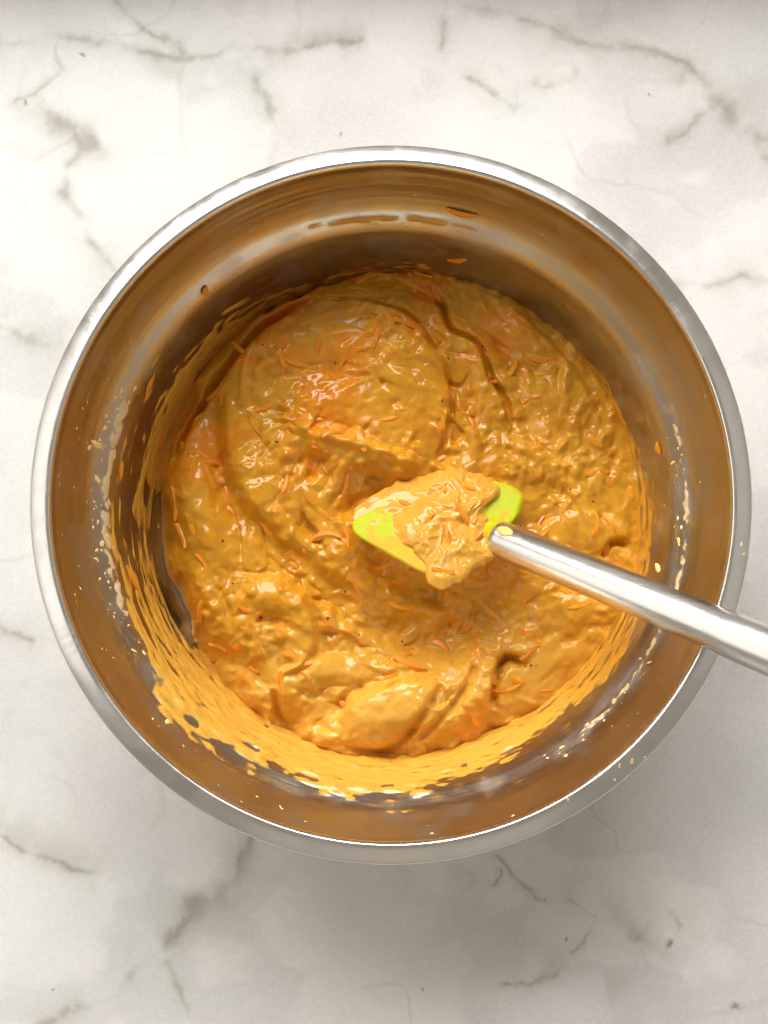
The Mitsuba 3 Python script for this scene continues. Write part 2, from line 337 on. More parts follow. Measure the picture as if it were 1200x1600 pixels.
RIB = [([(720, 500), (760, 580), (768, 660), (740, 712)], 32, 2.6), ([(740, 470), (800, 510), (870, 560), (920, 620)], 32, 2.0), ([(480, 474), (560, 466), (635, 474)], 26, 2.4),
       ([(380, 640), (402, 570), (480, 525), (580, 530), (645, 590), (660, 655), (640, 700)], 50, 4.2), ([(430, 640), (500, 620), (570, 640), (600, 680)], 40, 2.2),
       ([(384, 500), (322, 585), (282, 640)], 24, 2.2), ([(296, 690), (298, 760), (318, 840), (356, 900)], 34, 3.2), ([(376, 690), (392, 770), (440, 840), (510, 895), (560, 925)], 36, 3.2),
       ([(440, 690), (520, 702), (600, 728), (655, 738)], 24, 4.8), ([(450, 765), (510, 785), (540, 840), (560, 880)], 28, 2.6), ([(285, 890), (330, 960), (380, 1000), (420, 1012)], 36, 3.0),
       ([(380, 925), (430, 935), (476, 960), (476, 1010)], 30, 4.6), ([(425, 1110), (440, 1072), (490, 1050), (540, 1050)], 26, 4.2), ([(340, 1050), (390, 1090), (430, 1130)], 28, 2.2),
       ([(555, 1160), (590, 1115), (645, 1085), (672, 1060)], 44, 5.0), ([(682, 1150), (722, 1110), (758, 1055)], 26, 4.2), ([(800, 1100), (860, 1082), (930, 1035)], 30, 2.4),
       ([(470, 1160), (520, 1170), (560, 1190)], 22, 2.2), ([(790, 720), (850, 715), (920, 740), (970, 790)], 40, 2.4), ([(800, 620), (860, 620), (920, 660)], 36, 2.2),
       ([(850, 850), (905, 830), (960, 840)], 30, 2.0), ([(610, 905), (660, 945), (720, 950)], 24, 1.6), ([(860, 960), (920, 950), (980, 930)], 28, 1.8)]
for pts, hw, hg in RIB:
    ribbon(catmull(polyline(pts, ZB), 5), hw * 0.28e-3, hg * 1.25e-3, 0.0008)
for k in range(110):
    r, t = 0.103 * math.sqrt(rng.random()), rng.random() * 6.283
    c = np.array([r * math.cos(t), r * math.sin(t)])
    if np.hypot(*(c - at(720, 980, ZB)[:2])) < 0.026:
        continue
    a = math.atan2(c[1] - cxy[1], c[0] - cxy[0]) + math.pi / 2 + rng.normal(0, 0.4)
    L, bd = rng.uniform(0.010, 0.034), rng.normal(0, 8)
    u = np.linspace(-L / 2, L / 2, 7)
    P = c + np.outer(u, [math.cos(a), math.sin(a)]) + np.outer(bd * u * u, [-math.sin(a), math.cos(a)])
    ribbon(P, rng.uniform(0.0024, 0.0060), rng.uniform(0.0008, 0.0024), 0.0007)
for pts, gd, gw, lh, lw, side in FOLDS:
    P = catmull(polyline(pts, ZB), 6)
    d, s, run = seg_dist(X + wx * 0.45, Y + wy * 0.45, P)
    fade = np.clip(np.minimum(run, 1 - run) * 6, 0, 1) ** 0.7
    lip = np.where(s == side, np.exp(-np.clip(d - gw * 0.4, 0, None) / (lw * 1.6)) * sstep(0, gw * 1.2, d), 0)
    H += fade * inside * (1.5 * lh * lip - 1.3 * gd * np.exp(-(d / gw) ** 2))
# shreds coated in batter, standing up from the surface as soft ribs
S, TINT = np.zeros_like(H), np.zeros_like(H)
N = len(gx)
def stamp(cx, cy, a, L, w, hgt, bend, tint):
    i0, i1 = int((cx - L - gx[0]) / STEP), int((cx + L - gx[0]) / STEP) + 1
    j0, j1 = int((cy - L - gx[0]) / STEP), int((cy + L - gx[0]) / STEP) + 1
    i0, j0, i1, j1 = max(i0, 0), max(j0, 0), min(i1, N), min(j1, N)
    if i1 <= i0 or j1 <= j0:
        return
    xs, ys = X[j0:j1, i0:i1] - cx, Y[j0:j1, i0:i1] - cy
    u, v = xs * math.cos(a) + ys * math.sin(a), -xs * math.sin(a) + ys * math.cos(a)
    v = v - bend * (u * u - L * L / 12)
    q = np.clip(1 - (v / w) ** 2 - (np.clip(np.abs(u) - L / 2 + w, 0, None) / w) ** 2, 0, None)
    p = hgt * q ** 0.75 * (0.75 + 0.25 * np.cos(u / L * 3))
    S[j0:j1, i0:i1] = np.maximum(S[j0:j1, i0:i1], p) + 0.25 * np.minimum(S[j0:j1, i0:i1], p)
    TINT[j0:j1, i0:i1] = np.maximum(TINT[j0:j1, i0:i1], tint * np.clip(q * 1.6, 0, 1))
for k in range(1000):
    r, t = 0.112 * math.sqrt(rng.random()), rng.random() * 2 * math.pi
    cx, cy = r * math.cos(t), r * math.sin(t)
    a = math.atan2(cy - cxy[1], cx - cxy[0]) + math.pi / 2 + rng.normal(0, 0.75)
    stamp(cx, cy, a, rng.uniform(0.0035, 0.012), rng.uniform(0.0013, 0.0026), rng.uniform(0.0005, 0.0020), rng.normal(0, 30), max(0.0, rng.normal(0.10, 0.28)))
for k in range(520):                                         # round lumps
    r, t = 0.112 * math.sqrt(rng.random()), rng.random() * 2 * math.pi
    w = rng.uniform(0.0018, 0.0040)
    stamp(r * math.cos(t), r * math.sin(t), rng.random() * 3.14, w * rng.uniform(2.0, 3.2), w, w * rng.uniform(0.2, 0.5), 0.0, 0.0)
dens = sstep(0.44, 0.58, nfbm(X * 55, Y * 55, 8.0, 3, 61))           # the shreds come in clusters, with smooth folds between
S = ndimage.gaussian_filter(S, 1.5) * inside * (0.48 + 0.52 * dens) + inside * small * (0.0007 + 0.0013 * dens)
TINT = ndimage.gaussian_filter(TINT, 1.0) * (0.3 + 0.7 * dens)
H += S
H = ndimage.gaussian_filter(H, 0.9)
H -= 0.004 * (1 - sstep(-0.004, 0.0005, sd))
def batter_colour(x, y, tint, thin):
    a = nfbm(x * 70, y * 70, 4.0, 4, 71)[..., None]
    b = nfbm(x * 240, y * 240, 6.0, 3, 72)[..., None]
    c = np.array([0.500, 0.200, 0.006]) * (1 - a) + np.array([0.640, 0.312, 0.024]) * a
    c = c * (0.90 + 0.2 * b)
    c = c * (1 - thin[..., None]) + np.array([0.64, 0.365, 0.060]) * thin[..., None]
    t = np.clip(tint, 0, 1)[..., None]
    return np.clip(c * (1 - t) + np.array([0.74, 0.20, 0.006]) * t, 0, 0.95)
redden = (0.50 * sstep(0.02, 0.065, Y - 0.4 * X) + 0.03) * sstep(0.45, 0.62, nfbm(X * 60, Y * 60, 9.0, 3, 81))    # redder patches, mostly towards the upper left
COL = batter_colour(X, Y, np.clip(TINT * 0.75 + redden, 0, 0.9), 0.65 * bott)
keep = (H > FLOOR - 0.0006) & (RR < r_wall(np.maximum(H, FLOOR + 1e-4)) + 0.0006)
idx = np.arange(N * N).reshape(N, N)
q = np.stack([idx[:-1, :-1], idx[:-1, 1:], idx[1:, 1:], idx[1:, :-1]], -1).reshape(-1, 4)
q = q[keep.ravel()[q].all(1)]
used = np.unique(q)
remap = np.full(N * N, -1); remap[used] = np.arange(len(used))
q = remap[q]
bv = np.stack([X.ravel()[used], Y.ravel()[used], H.ravel()[used]], -1)
bf = np.vstack([q[:, [0, 1, 2]], q[:, [0, 2, 3]]])
thing('carrot_batter', 'thick glossy orange carrot batter filling the bottom of the steel bowl', 'batter')
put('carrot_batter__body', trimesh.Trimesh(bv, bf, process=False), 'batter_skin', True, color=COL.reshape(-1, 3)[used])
def height(x, y):
    return float(ndimage.map_coordinates(H, [[(y - gx[0]) / STEP], [(x - gx[0]) / STEP]], order=1, mode='nearest')[0])
def surf(px, py):
    z = ZB
    for _ in range(4):
        p = at(px, py, z)
        z = height(p[0], p[1])
    return np.array([p[0], p[1], z])

# ------------------------------------------------------------------ batter smeared on the wall of the bowl
wall = prof_in[2:]
seg = np.r_[0, np.cumsum(np.hypot(*np.diff(wall, axis=0).T))]
NS, NT = 230, 1500
sv = np.linspace(0, seg[np.searchsorted(wall[:, 1], 0.0690)], NS)
pr, pz = np.interp(sv, seg, wall[:, 0]), np.interp(sv, seg, wall[:, 1])
tr, tz = np.gradient(pr, sv), np.gradient(pz, sv)
ln = np.hypot(tr, tz)
nr, nz = -tz / ln, tr / ln                                   # towards the inside of the bowl
def on_wall(px, py):
    """(azimuth, run up the wall) of the point of the wall that stands at this point of the photograph"""
    best = None
    for k in range(NS):
        p = at(px, py, pz[k])
        e = abs(math.hypot(p[0], p[1]) - pr[k])
        if best is None or e < best[0]:
            best = (e, math.atan2(p[1], p[0]), sv[k])
    return best[1], best[2]
def limit(pts):
    A = sorted((on_wall(x, y) for x, y in pts))
    a, s = np.array(A).T
    return lambda th: np.interp(th, np.r_[a - 2 * np.pi, a, a + 2 * np.pi], np.r_[s, s, s])
upper = limit([(1012, 900), (1020, 850), (1022, 770), (992, 690), (950, 600), (890, 535), (800, 474), (720, 446), (690, 428), (660, 412), (600, 415), (545, 418), (500, 440), (440, 455), (380, 470),
               (300, 500), (250, 540), (215, 590), (190, 640), (178, 690), (165, 760), (160, 800), (168, 850), (185, 900), (200, 960), (215, 1010), (232, 1050), (238, 1085), (262, 1120), (285, 1165),
               (330, 1172), (370, 1190), (425, 1204), (480, 1236), (540, 1244), (600, 1246), (660, 1238), (710, 1222), (770, 1198), (825, 1160), (885, 1110), (950, 1060), (985, 1005)])
tv = np.linspace(-np.pi, np.pi, NT, endpoint=False)
TT, SS = np.meshgrid(tv, sv)
PR, PZ = np.broadcast_to(pr[:, None], TT.shape), np.broadcast_to(pz[:, None], TT.shape)
cx_, cy_ = np.cos(TT), np.sin(TT)
def cyl(f_t, f_s, seed, octv=4):
    return meshkit.fbm(np.stack([cx_ * f_t, cy_ * f_t, SS * f_s], -1), octv, seed) - 0.5
streak = cyl(7, 330, 5)
rag = cyl(22, 300, 6)
rough = cyl(60, 420, 7)
up = upper(TT)
deg = np.degrees(TT) % 360
left = sstep(118, 158, deg) * (1 - sstep(204, 232, deg))        # thin, streaky smears on the left wall
front = sstep(204, 232, deg) * (1 - sstep(296, 335, deg))
right = np.clip(1 - left - front, 0, 1)
cover = (up - SS) / 0.004 + rag * (5.0 + 4.0 * front - 2.0 * right) + streak * (1.0 + 11.0 * left)
cap = right * (0.50 + 1.5 * (rag + streak)) + front * (2.4 + 10 * rag + 0.6 * streak + 1.0 * rough) + left * (1.4 + 9.0 * streak + 5.0 * rag)
cover = np.minimum(cover, cap)
cover = cover - left * (1.6 - 1.4 * sstep(172, 208, deg)) * 2.0
cover = np.maximum(cover, (7.0 - SS / 0.0052 + 7 * rag + 5 * streak) * sstep(120, 135, deg) * (1 - sstep(176, 186, deg)) * 1.0)
# the bare steel groove along the foot of the left wall, and bare patches in the front smear
gro = np.exp(-(np.clip(SS - on_wall(246, 880)[1], 0, None) / 0.0022) ** 2) * sstep(168, 178, deg) * (1 - sstep(208, 217, deg))
cover -= 9 * gro * (0.6 + 1.6 * np.clip(rag + 0.1, 0, 1))
for px, py, w_t, w_s in [(350, 1172, 0.05, 0.0022), (392, 1168, 0.035, 0.0020), (662, 1178, 0.030, 0.0024), (455, 1222, 0.05, 0.0012), (300, 1128, 0.03, 0.0018), (290, 1190, 0.03, 0.0015), (228, 770, 0.05, 0.004), (216, 735, 0.06, 0.002)]:
    a0, s0 = on_wall(px, py)
    da = (TT - a0 + np.pi) % (2 * np.pi) - np.pi
    cover -= 5.5 * np.exp(-(da / w_t) ** 2 - ((SS - s0) / w_s) ** 2)
# the tide line of batter on the ledge at the back
a1, s1 = on_wall(600, 338)
top_ = s1 + 0.0010 + 0.0040 * cyl(10, 30, 8) + 0.0016 * cyl(45, 90, 9)
band = np.minimum((top_ - SS) / 0.0006, 0.55 + 5 * rag + 3 * streak - 2.2 * sstep(0.001, 0.006, top_ - SS)) - 5 * (1 - sstep(50, 78, deg) * (1 - sstep(100, 140, deg)))
left_ledge = sstep(0.6, 0.0, np.abs(SS - on_wall(165, 780)[1]) / 0.008) * 3.6 - 2.3 + rough * 9 + rag * 3 - 12 * (1 - sstep(150, 160, deg) * (1 - sstep(200, 214, deg)))
right_ledge = sstep(0.9, 0.0, np.abs(SS - on_wall(1070, 850)[1]) / 0.0035) * 3.2 - 2.8 + rough * 7 + streak * 5 - 12 * (1 - sstep(-60, -50, (deg + 180) % 360 - 180) * (1 - sstep(14, 30, (deg + 180) % 360 - 180)))
pale = (np.maximum(left_ledge, right_ledge) > np.maximum(cover, band)).astype(float)
cov = np.maximum.reduce([cover, band, np.minimum(left_ledge, 1.0 + 4 * rough), np.minimum(right_ledge, 1.0)])
cov = np.where(SS > sv[-1] - 0.0006, -1, cov)
tk = np.clip(np.where(cov > 0, 1 - np.exp(-np.clip(cov, 0, None) * 0.6), cov * 0.3), -0.35, 1)
tk = ndimage.gaussian_filter(tk, [0.8, 0.8], mode=['nearest', 'wrap'])
thk = tk * (0.00042 + 0.0010 * (streak + 0.5) * (0.4 + 0.6 * front) + 0.0007 * (rag + 0.5))
thk = np.where(tk > 0, thk * (0.10 + 0.90 * np.clip(tk, 0, 1)) * (1 + 0.5 * rough) + 0.00012, 0.00008)
low = sstep(0.012, 0.0, SS) * front
thk += (rough * 0.0005 + rag * 0.0018) * front * np.clip(tk, 0, 1)
thk += np.clip(cyl(20, 110, 18), -0.1, 1) * 0.0034 * front * np.clip(tk, 0, 1)
thk += low * 0.0008 * np.clip(tk, 0, 1)
thk = ndimage.gaussian_filter(thk, [1.2, 3.0], mode=['nearest', 'wrap'])
FV = np.stack([(PR + nr[:, None] * thk) * cx_, (PR + nr[:, None] * thk) * cy_, PZ + nz[:, None] * thk], -1).reshape(-1, 3)
ok = (ndimage.maximum_filter(tk, [5, 9], mode=['nearest', 'wrap']) > -0.16).ravel()
I = np.arange(NS * NT).reshape(NS, NT)
I2 = np.roll(I, -1, axis=1)
fq = np.stack([I[:-1], I2[:-1], I2[1:], I[1:]], -1).reshape(-1, 4)
fq = fq[ok[fq].all(1)]
used = np.unique(fq)
remap = np.full(NS * NT, -1); remap[used] = np.arange(len(used))
fq = remap[fq]
fx = FV[used]
film_t = np.clip(0.10 + 0.25 * cyl(30, 260, 15) - 0.1, 0, 1).ravel()[used]
fcol = batter_colour(fx[:, 0], fx[:, 1] + fx[:, 2], film_t, (0.25 + 0.45 * (left + front)).ravel()[used])
fcol = fcol * (1 - 0.75 * pale.ravel()[used][:, None]) + np.array([0.70, 0.56, 0.36]) * 0.75 * pale.ravel()[used][:, None]
film = trimesh.Trimesh(fx, np.vstack([fq[:, [0, 1, 2]], fq[:, [0, 2, 3]]]), process=False)
if film.face_normals[0] @ np.r_[-fx[film.faces[0][0]][:2], 0.0] + film.face_normals[0][2] * 0.1 < 0:
    film.invert()
fuv = np.stack([np.clip(tk, -0.35, 1).ravel()[used], np.zeros(len(fx))], -1)
def smear_weight(p, n, uv):
    th = dr.atan2(p.y, p.x)
    scr = noise(p.z * 1700 + dr.sqrt(p.x * p.x + p.y * p.y) * 900, th * 9.0, 3.0) - 0.5
    mot = fbm(p.x * 260, p.y * 260, p.z * 260, 3) - 0.5
    return smoothstep(0.0, 0.42, uv.x + 0.13 * scr + 0.42 * mot)
scene['thin_smear'] = {'type': 'blendbsdf', 'weight': proc(smear_weight),
    'bare': {'type': 'principled', 'base_color': {'type': 'rgb', 'value': [0.46, 0.435, 0.385]}, 'metallic': 1.0, 'roughness': proc(steel_rough)},
    'wet': {'type': 'principled', 'base_color': {'type': 'mesh_attribute', 'name': 'vertex_color'}, 'roughness': 0.24, 'specular': 0.5}}
put('carrot_batter__wall_smear', film, 'thin_smear', True, 'thin yellow smears of batter drawn up the steel wall', color=fcol, uv=fuv)

# crumbs and drips dried onto the wall and ledge
def blob(c, nrm, r, flat, seed):
    m = trimesh.creation.icosphere(subdivisions=1, radius=1.0)
    v = m.vertices * (1 + 0.5 * (meshkit.noise(m.vertices * 1.3 + seed * 3.7)[:, None] - 0.5))
    n = nrm / np.linalg.norm(nrm)
    t = np.cross(n, [0.3, 0.2, 0.9]); t /= np.linalg.norm(t)
    a = rng.random() * 6.3
    t2 = np.cross(n, t)
    t, t2 = t * math.cos(a) + t2 * math.sin(a), -t * math.sin(a) + t2 * math.cos(a)
    e = rng.uniform(0.6, 1.7)
    return trimesh.Trimesh(c + (v[:, :1] * t * e + v[:, 1:2] * t2 / e + v[:, 2:] * n * flat) * r, m.faces, process=False)
full = np.vstack([prof_in[2:], roll[:30]])
def wall_point(az, z, lift=0.0):
    r = float(r_wall(z)); k = int(np.argmin(np.abs(pz - z)))
    n3 = np.array([nr[k] * math.cos(az), nr[k] * math.sin(az), nz[k]])
    return np.array([r * math.cos(az), r * math.sin(az), z]) + n3 * lift, n3
crumbs = []
def scatter(n, d0_, d1_, z0, z1, r0, r1):
    for k in range(n):
        az, z = math.radians(rng.uniform(d0_, d1_)), rng.uniform(z0, z1)
        c, n3 = wall_point(az, z)
        crumbs.append(blob(c, n3, r0 + (r1 - r0) * rng.random() ** 4, 0.35, len(crumbs)))
scatter(150, 155, 212, 0.056, 0.064, 0.00025, 0.0011)
scatter(60, 140, 232, 0.067, 0.088, 0.0002, 0.0007)
scatter(30, -12, 14, 0.057, 0.063, 0.0003, 0.0012)
scatter(40, -60, 40, 0.058, 0.089, 0.0002, 0.0007)
scatter(40, -60, -30, 0.060, 0.066, 0.0003, 0.0012)
scatter(24, 40, 135, 0.058, 0.085, 0.0002, 0.0006)
scatter(30, 225, 300, 0.060, 0.089, 0.0002, 0.0008)
for px, py, r in [(150, 695, 0.0022), (140, 700, 0.0012), (152, 750, 0.0016), (1028, 888, 0.0022), (160, 850, 0.0014), (250, 1140, 0.0014)]:
    a, s = on_wall(px, py)
    z = float(np.interp(s, sv, pz)); c, n3 = wall_point(a, z)
    crumbs.append(blob(c, n3, r, 0.5, len(crumbs)))
for dg, rr_, r in [(-8, 0.1360, 0.0016), (-9.5, 0.1375, 0.0012), (-48, 0.1360, 0.0018), (-50, 0.1340, 0.0014), (-52, 0.1372, 0.0012), (-46, 0.1385, 0.0010), (168, 0.1362, 0.0010), (-60, 0.1330, 0.0014)]:
    az = math.radians(dg); zt = float(np.interp(rr_, roll_top[3:9, 0], roll_top[3:9, 1]))
    crumbs.append(blob(np.array([rr_ * math.cos(az), rr_ * math.sin(az), zt]), np.array([0.4 * math.cos(az), 0.4 * math.sin(az), 1.0]), r * 0.55, 0.15, len(crumbs)))
put('carrot_batter__dried_speck', trimesh.util.concatenate(crumbs), 'dried_batter', True, 'pale specks of dried batter spattered on the bowl wall', kind='stuff')

# ------------------------------------------------------------------ carrot shreds in the batter
def shred(c, a, L, w, t, bend, tilt, roll_a, lift_n=None):
    """a thin grated strip: a five-sided section along a bent line"""
    n = 6
    u = np.linspace(-0.5, 0.5, n + 1)
    ca, sa = math.cos(a), math.sin(a)
    rings = []
    ph = np.linspace(0, 2 * np.pi, 5, endpoint=False) + roll_a
    for k, uu in enumerate(u):
        off = bend * (uu * uu - 1 / 12) * L
        p = np.array([uu * L * ca - off * sa, uu * L * sa + off * ca, uu * L * math.sin(tilt) - 0.6 * abs(uu) ** 2 * t])
        s = (1 - (2 * abs(uu)) ** 4 * 0.55) * (1 + 0.12 * math.sin(9 * uu + roll_a * 5))
        rings.append(c + p + np.stack([-sa * np.cos(ph) * w * s / 2, ca * np.cos(ph) * w * s / 2, np.sin(ph) * t * s / 2], -1))
    v = np.vstack(rings)
    f = []
    for k in range(n):
        for i in range(5):
            j = (i + 1) % 5
            f += [[k * 5 + i, k * 5 + j, k * 5 + 5 + j], [k * 5 + i, k * 5 + 5 + j, k * 5 + 5 + i]]
    for i in range(1, 4):
        f += [[0, i + 1, i], [n * 5, n * 5 + i, n * 5 + i + 1]]
    return trimesh.Trimesh(v, f, process=False)
SHREDS = [(548, 615, 50, 50), (630, 617, -6, 42), (560, 560, -12, 48), (300, 575, -25, 50), (322, 560, 40, 34), (600, 436, -12, 46), (645, 440, 75, 40), (482, 476, -60, 34), (565, 690, 70, 36), (500, 700, 20, 30),
          (755, 475, 60, 30), (312, 712, 25, 44), (325, 745, 65, 46), (485, 780, 50, 36), (872, 1078, 0, 60), (905, 947, -12, 44), (965, 872, 55, 46), (948, 862, 80, 40), (890, 716, 0, 30),
          (935, 738, -8, 44), (1008, 782, 62, 34), (985, 770, 85, 26), (500, 1163, 15, 30), (702, 930, 80, 28), (596, 908, 15, 56), (622, 912, -8, 40), (440, 1068, 80, 42), (398, 1045, 30, 34),
          (722, 735, -32, 58), (830, 622, -20, 32), (862, 600, 65, 28), (770, 1055, 72, 44), (520, 1010, 10, 34), (560, 1020, 60, 28), (300, 820, 70, 44), (318, 880, 62, 40), (362, 800, 45, 36),
          (420, 830, 60, 44), (460, 880, 35, 30), (925, 630, 30, 30), (905, 560, 60, 30), (860, 545, 40, 28), (620, 500, 45, 26), (540, 1100, 20, 26), (690, 1010, 40, 40), (840, 1000, 30, 40),
          (800, 1060, 15, 40), (895, 1020, -20, 34), (850, 850, 70, 30), (930, 690, 40, 34), (800, 720, 15, 34), (840, 700, -20, 28), (440, 560, 70, 34), (400, 620, 85, 30), (720, 640, 60, 28), (770, 560, 50, 36),
          (735, 560, 20, 40), (590, 1160, 30, 34), (740, 1120, 65, 40), (690, 1080, -50, 36), (620, 860, 10, 34), (545, 900, 45, 30), (480, 492, 40, 36), (520, 470, -20, 32), (560, 452, 15, 36), (620, 452, -40, 30), (680, 462, 30, 30), (500, 520, 70, 28), (420, 530, -50, 36), (395, 560, 70, 30), (350, 610, -60, 36), (310, 655, -50, 34), (285, 700, 75, 30), (660, 430, 20, 34), (585, 425, -30, 36), (800, 520, 40, 30), (835, 520, 20, 26), (280, 950, 70, 30), (340, 1010, 20, 34), (380, 950, 40, 30)]
k = 0
for (px, py, a, L) in SHREDS:
    p = surf(px, py)
    LL = 0.9 * L * D(p[2]) / FPX
    q0, q1 = [p[:2] + s * LL * 0.4 * np.array([math.cos(math.radians(-a)), math.sin(math.radians(-a))]) for s in (-1, 1)]
    tilt = float(np.clip(math.atan2(height(*q1) - height(*q0), LL * 0.8), -0.5, 0.5))
    zc = 0.5 * p[2] + 0.25 * (height(*q0) + height(*q1))
    t = rng.uniform(0.0013, 0.0018)
    m = shred(np.array([p[0], p[1], zc + rng.uniform(-0.0010, 0.0001)]), math.radians(-a), LL, rng.uniform(0.0024, 0.0036), t, rng.normal(0, 0.35), tilt, rng.uniform(0, 1))
    put('carrot_batter__carrot_shred', m, 'carrot', 40)
for k in range(130):                                          # shreds that only just show
    r, t_ = 0.098 * math.sqrt(rng.random()), rng.random() * 6.283
    x, y = r * math.cos(t_), r * math.sin(t_)
    if y < -0.08 or height(x, y) < FLOOR + 0.006:
        continue
    a = math.atan2(y, x) + math.pi / 2 + rng.normal(0, 0.7)
    LL = rng.uniform(0.004, 0.016)
    dx, dy = LL * 0.4 * math.cos(a), LL * 0.4 * math.sin(a)
    tilt = float(np.clip(math.atan2(height(x + dx, y + dy) - height(x - dx, y - dy), LL * 0.8), -0.5, 0.5))
    m = shred(np.array([x, y, height(x, y) - rng.uniform(0.0001, 0.0009)]), a, LL, rng.uniform(0.0022, 0.0034), 0.0018, rng.normal(0, 0.5), tilt, rng.uniform(0, 1))
    put('carrot_batter__carrot_shred', m, 'carrot', 40)
for px, py, a, L in [(205, 906, 8, 46), (187, 735, 82, 30), (722, 332, 14, 52), (248, 696, 40, 40), (232, 600, 78, 34), (320, 455, 70, 18), (1030, 700, 75, 18), (715, 405, -60, 34)]:
    az, s = on_wall(px, py)
    z = float(np.interp(s, sv, pz)); c, n3 = wall_point(az, z, 0.0008)
    LL = L * D(z) / FPX
    d1, d2 = at(px + 4 * math.cos(math.radians(a)), py + 4 * math.sin(math.radians(a)), z) - at(px, py, z), None
    aa = math.atan2(d1[1], d1[0])
    m = shred(np.zeros(3), 0.0, LL, 0.0030, 0.0016, 0.35, 0.0, 0.3)
    tdir = np.array([math.cos(aa), math.sin(aa), 0]); tdir -= n3 * (tdir @ n3); tdir /= np.linalg.norm(tdir)
    m.vertices = c + m.vertices @ np.stack([tdir, np.cross(n3, tdir), n3])
    put('carrot_batter__carrot_shred', m, 'carrot', 40)
flecks = []
for px, py in [(1000 / 3 + 250 + 270, 0)] * 0 + [(408, 965), (523, 965), (442, 648), (432, 690), (524, 566), (360, 1012), (512, 966), (830, 1040), (821, 1042), (838, 1040), (882, 1108), (446, 878), (700, 560), (560, 992)] + [tuple(rng.uniform([300, 520], [950, 1150])) for _ in range(14)]:
    p = surf(px, py)
    flecks.append(blob(p, np.array([0, 0, 1.0]), rng.uniform(0.0003, 0.0006), 0.6, len(flecks)))
put('carrot_batter__spice_fleck', trimesh.util.concatenate(flecks), 'fleck', True, 'tiny dark brown spice flecks in the batter', kind='stuff')

# ------------------------------------------------------------------ the spatula
A0 = at(786, 844, 0.046)                                     # axis of the handle at the collar
A1 = at(1112, 979, RIM_Z + 0.0095)                           # where it lies on the rim
ax = (A1 - A0) / np.linalg.norm(A1 - A0)
thing('silicone_spatula', 'spatula with lime green silicone blade and long brushed steel handle resting on the bowl rim', 'spatula')
def tube(P0, axis, rows, n=48, squash=1.0):
    side = np.cross(axis, [0, 0, 1]); side /= np.linalg.norm(side)
    nup = np.cross(side, axis)
    a = np.linspace(0, 2 * np.pi, n, endpoint=False)
    v = np.vstack([P0 + axis * d + np.outer(np.cos(a) * r, side) + np.outer(np.sin(a) * r * sq, nup) for d, r, sq in rows])
    f = []
    for i in range(len(rows) - 1):
        for j in range(n):
            k = (j + 1) % n
            f += [[i * n + j, i * n + k, (i + 1) * n + k], [i * n + j, (i + 1) * n + k, (i + 1) * n + j]]
    v = np.vstack([v, P0 + axis * rows[0][0], P0 + axis * rows[-1][0]])
    for j in range(n):
        k = (j + 1) % n
        f += [[len(v) - 2, k, j], [len(v) - 1, (len(rows) - 1) * n + j, (len(rows) - 1) * n + k]]
    m = trimesh.Trimesh(v, f, process=False)
    if m.volume < 0:
        m.invert()
    return m
Lr = np.linalg.norm(A1 - A0)
rows = [(-0.0030, 0.0066, 1), (-0.0026, 0.0074, 1), (-0.0018, 0.0078, 1), (0.0, 0.0079, 1), (Lr * 0.5, 0.0080, 1), (Lr * 0.95, 0.0081, 1), (Lr * 1.03, 0.0082, 1), (Lr * 1.07, 0.0087, 1), (Lr * 1.12, 0.0088, 1), (Lr * 1.3, 0.0090, 0.98), (Lr * 1.7, 0.0092, 0.95), (Lr * 2.1, 0.0104, 0.95), (Lr * 2.4, 0.0102, 0.95), (Lr * 2.44, 0.0092, .95), (Lr * 2.46, 0.0070, .95)]
put('silicone_spatula__handle', tube(A0, ax, rows), 'steel_handle', 30)
put('silicone_spatula__collar', tube(A0, ax, [(-0.012, 0.0045, 0.8), (-0.008, 0.0056, 0.9), (-0.0022, 0.0066, 1), (-0.0012, 0.0066, 1)]), 'lime_silicone', 40, 'lime green socket gripping the steel handle')
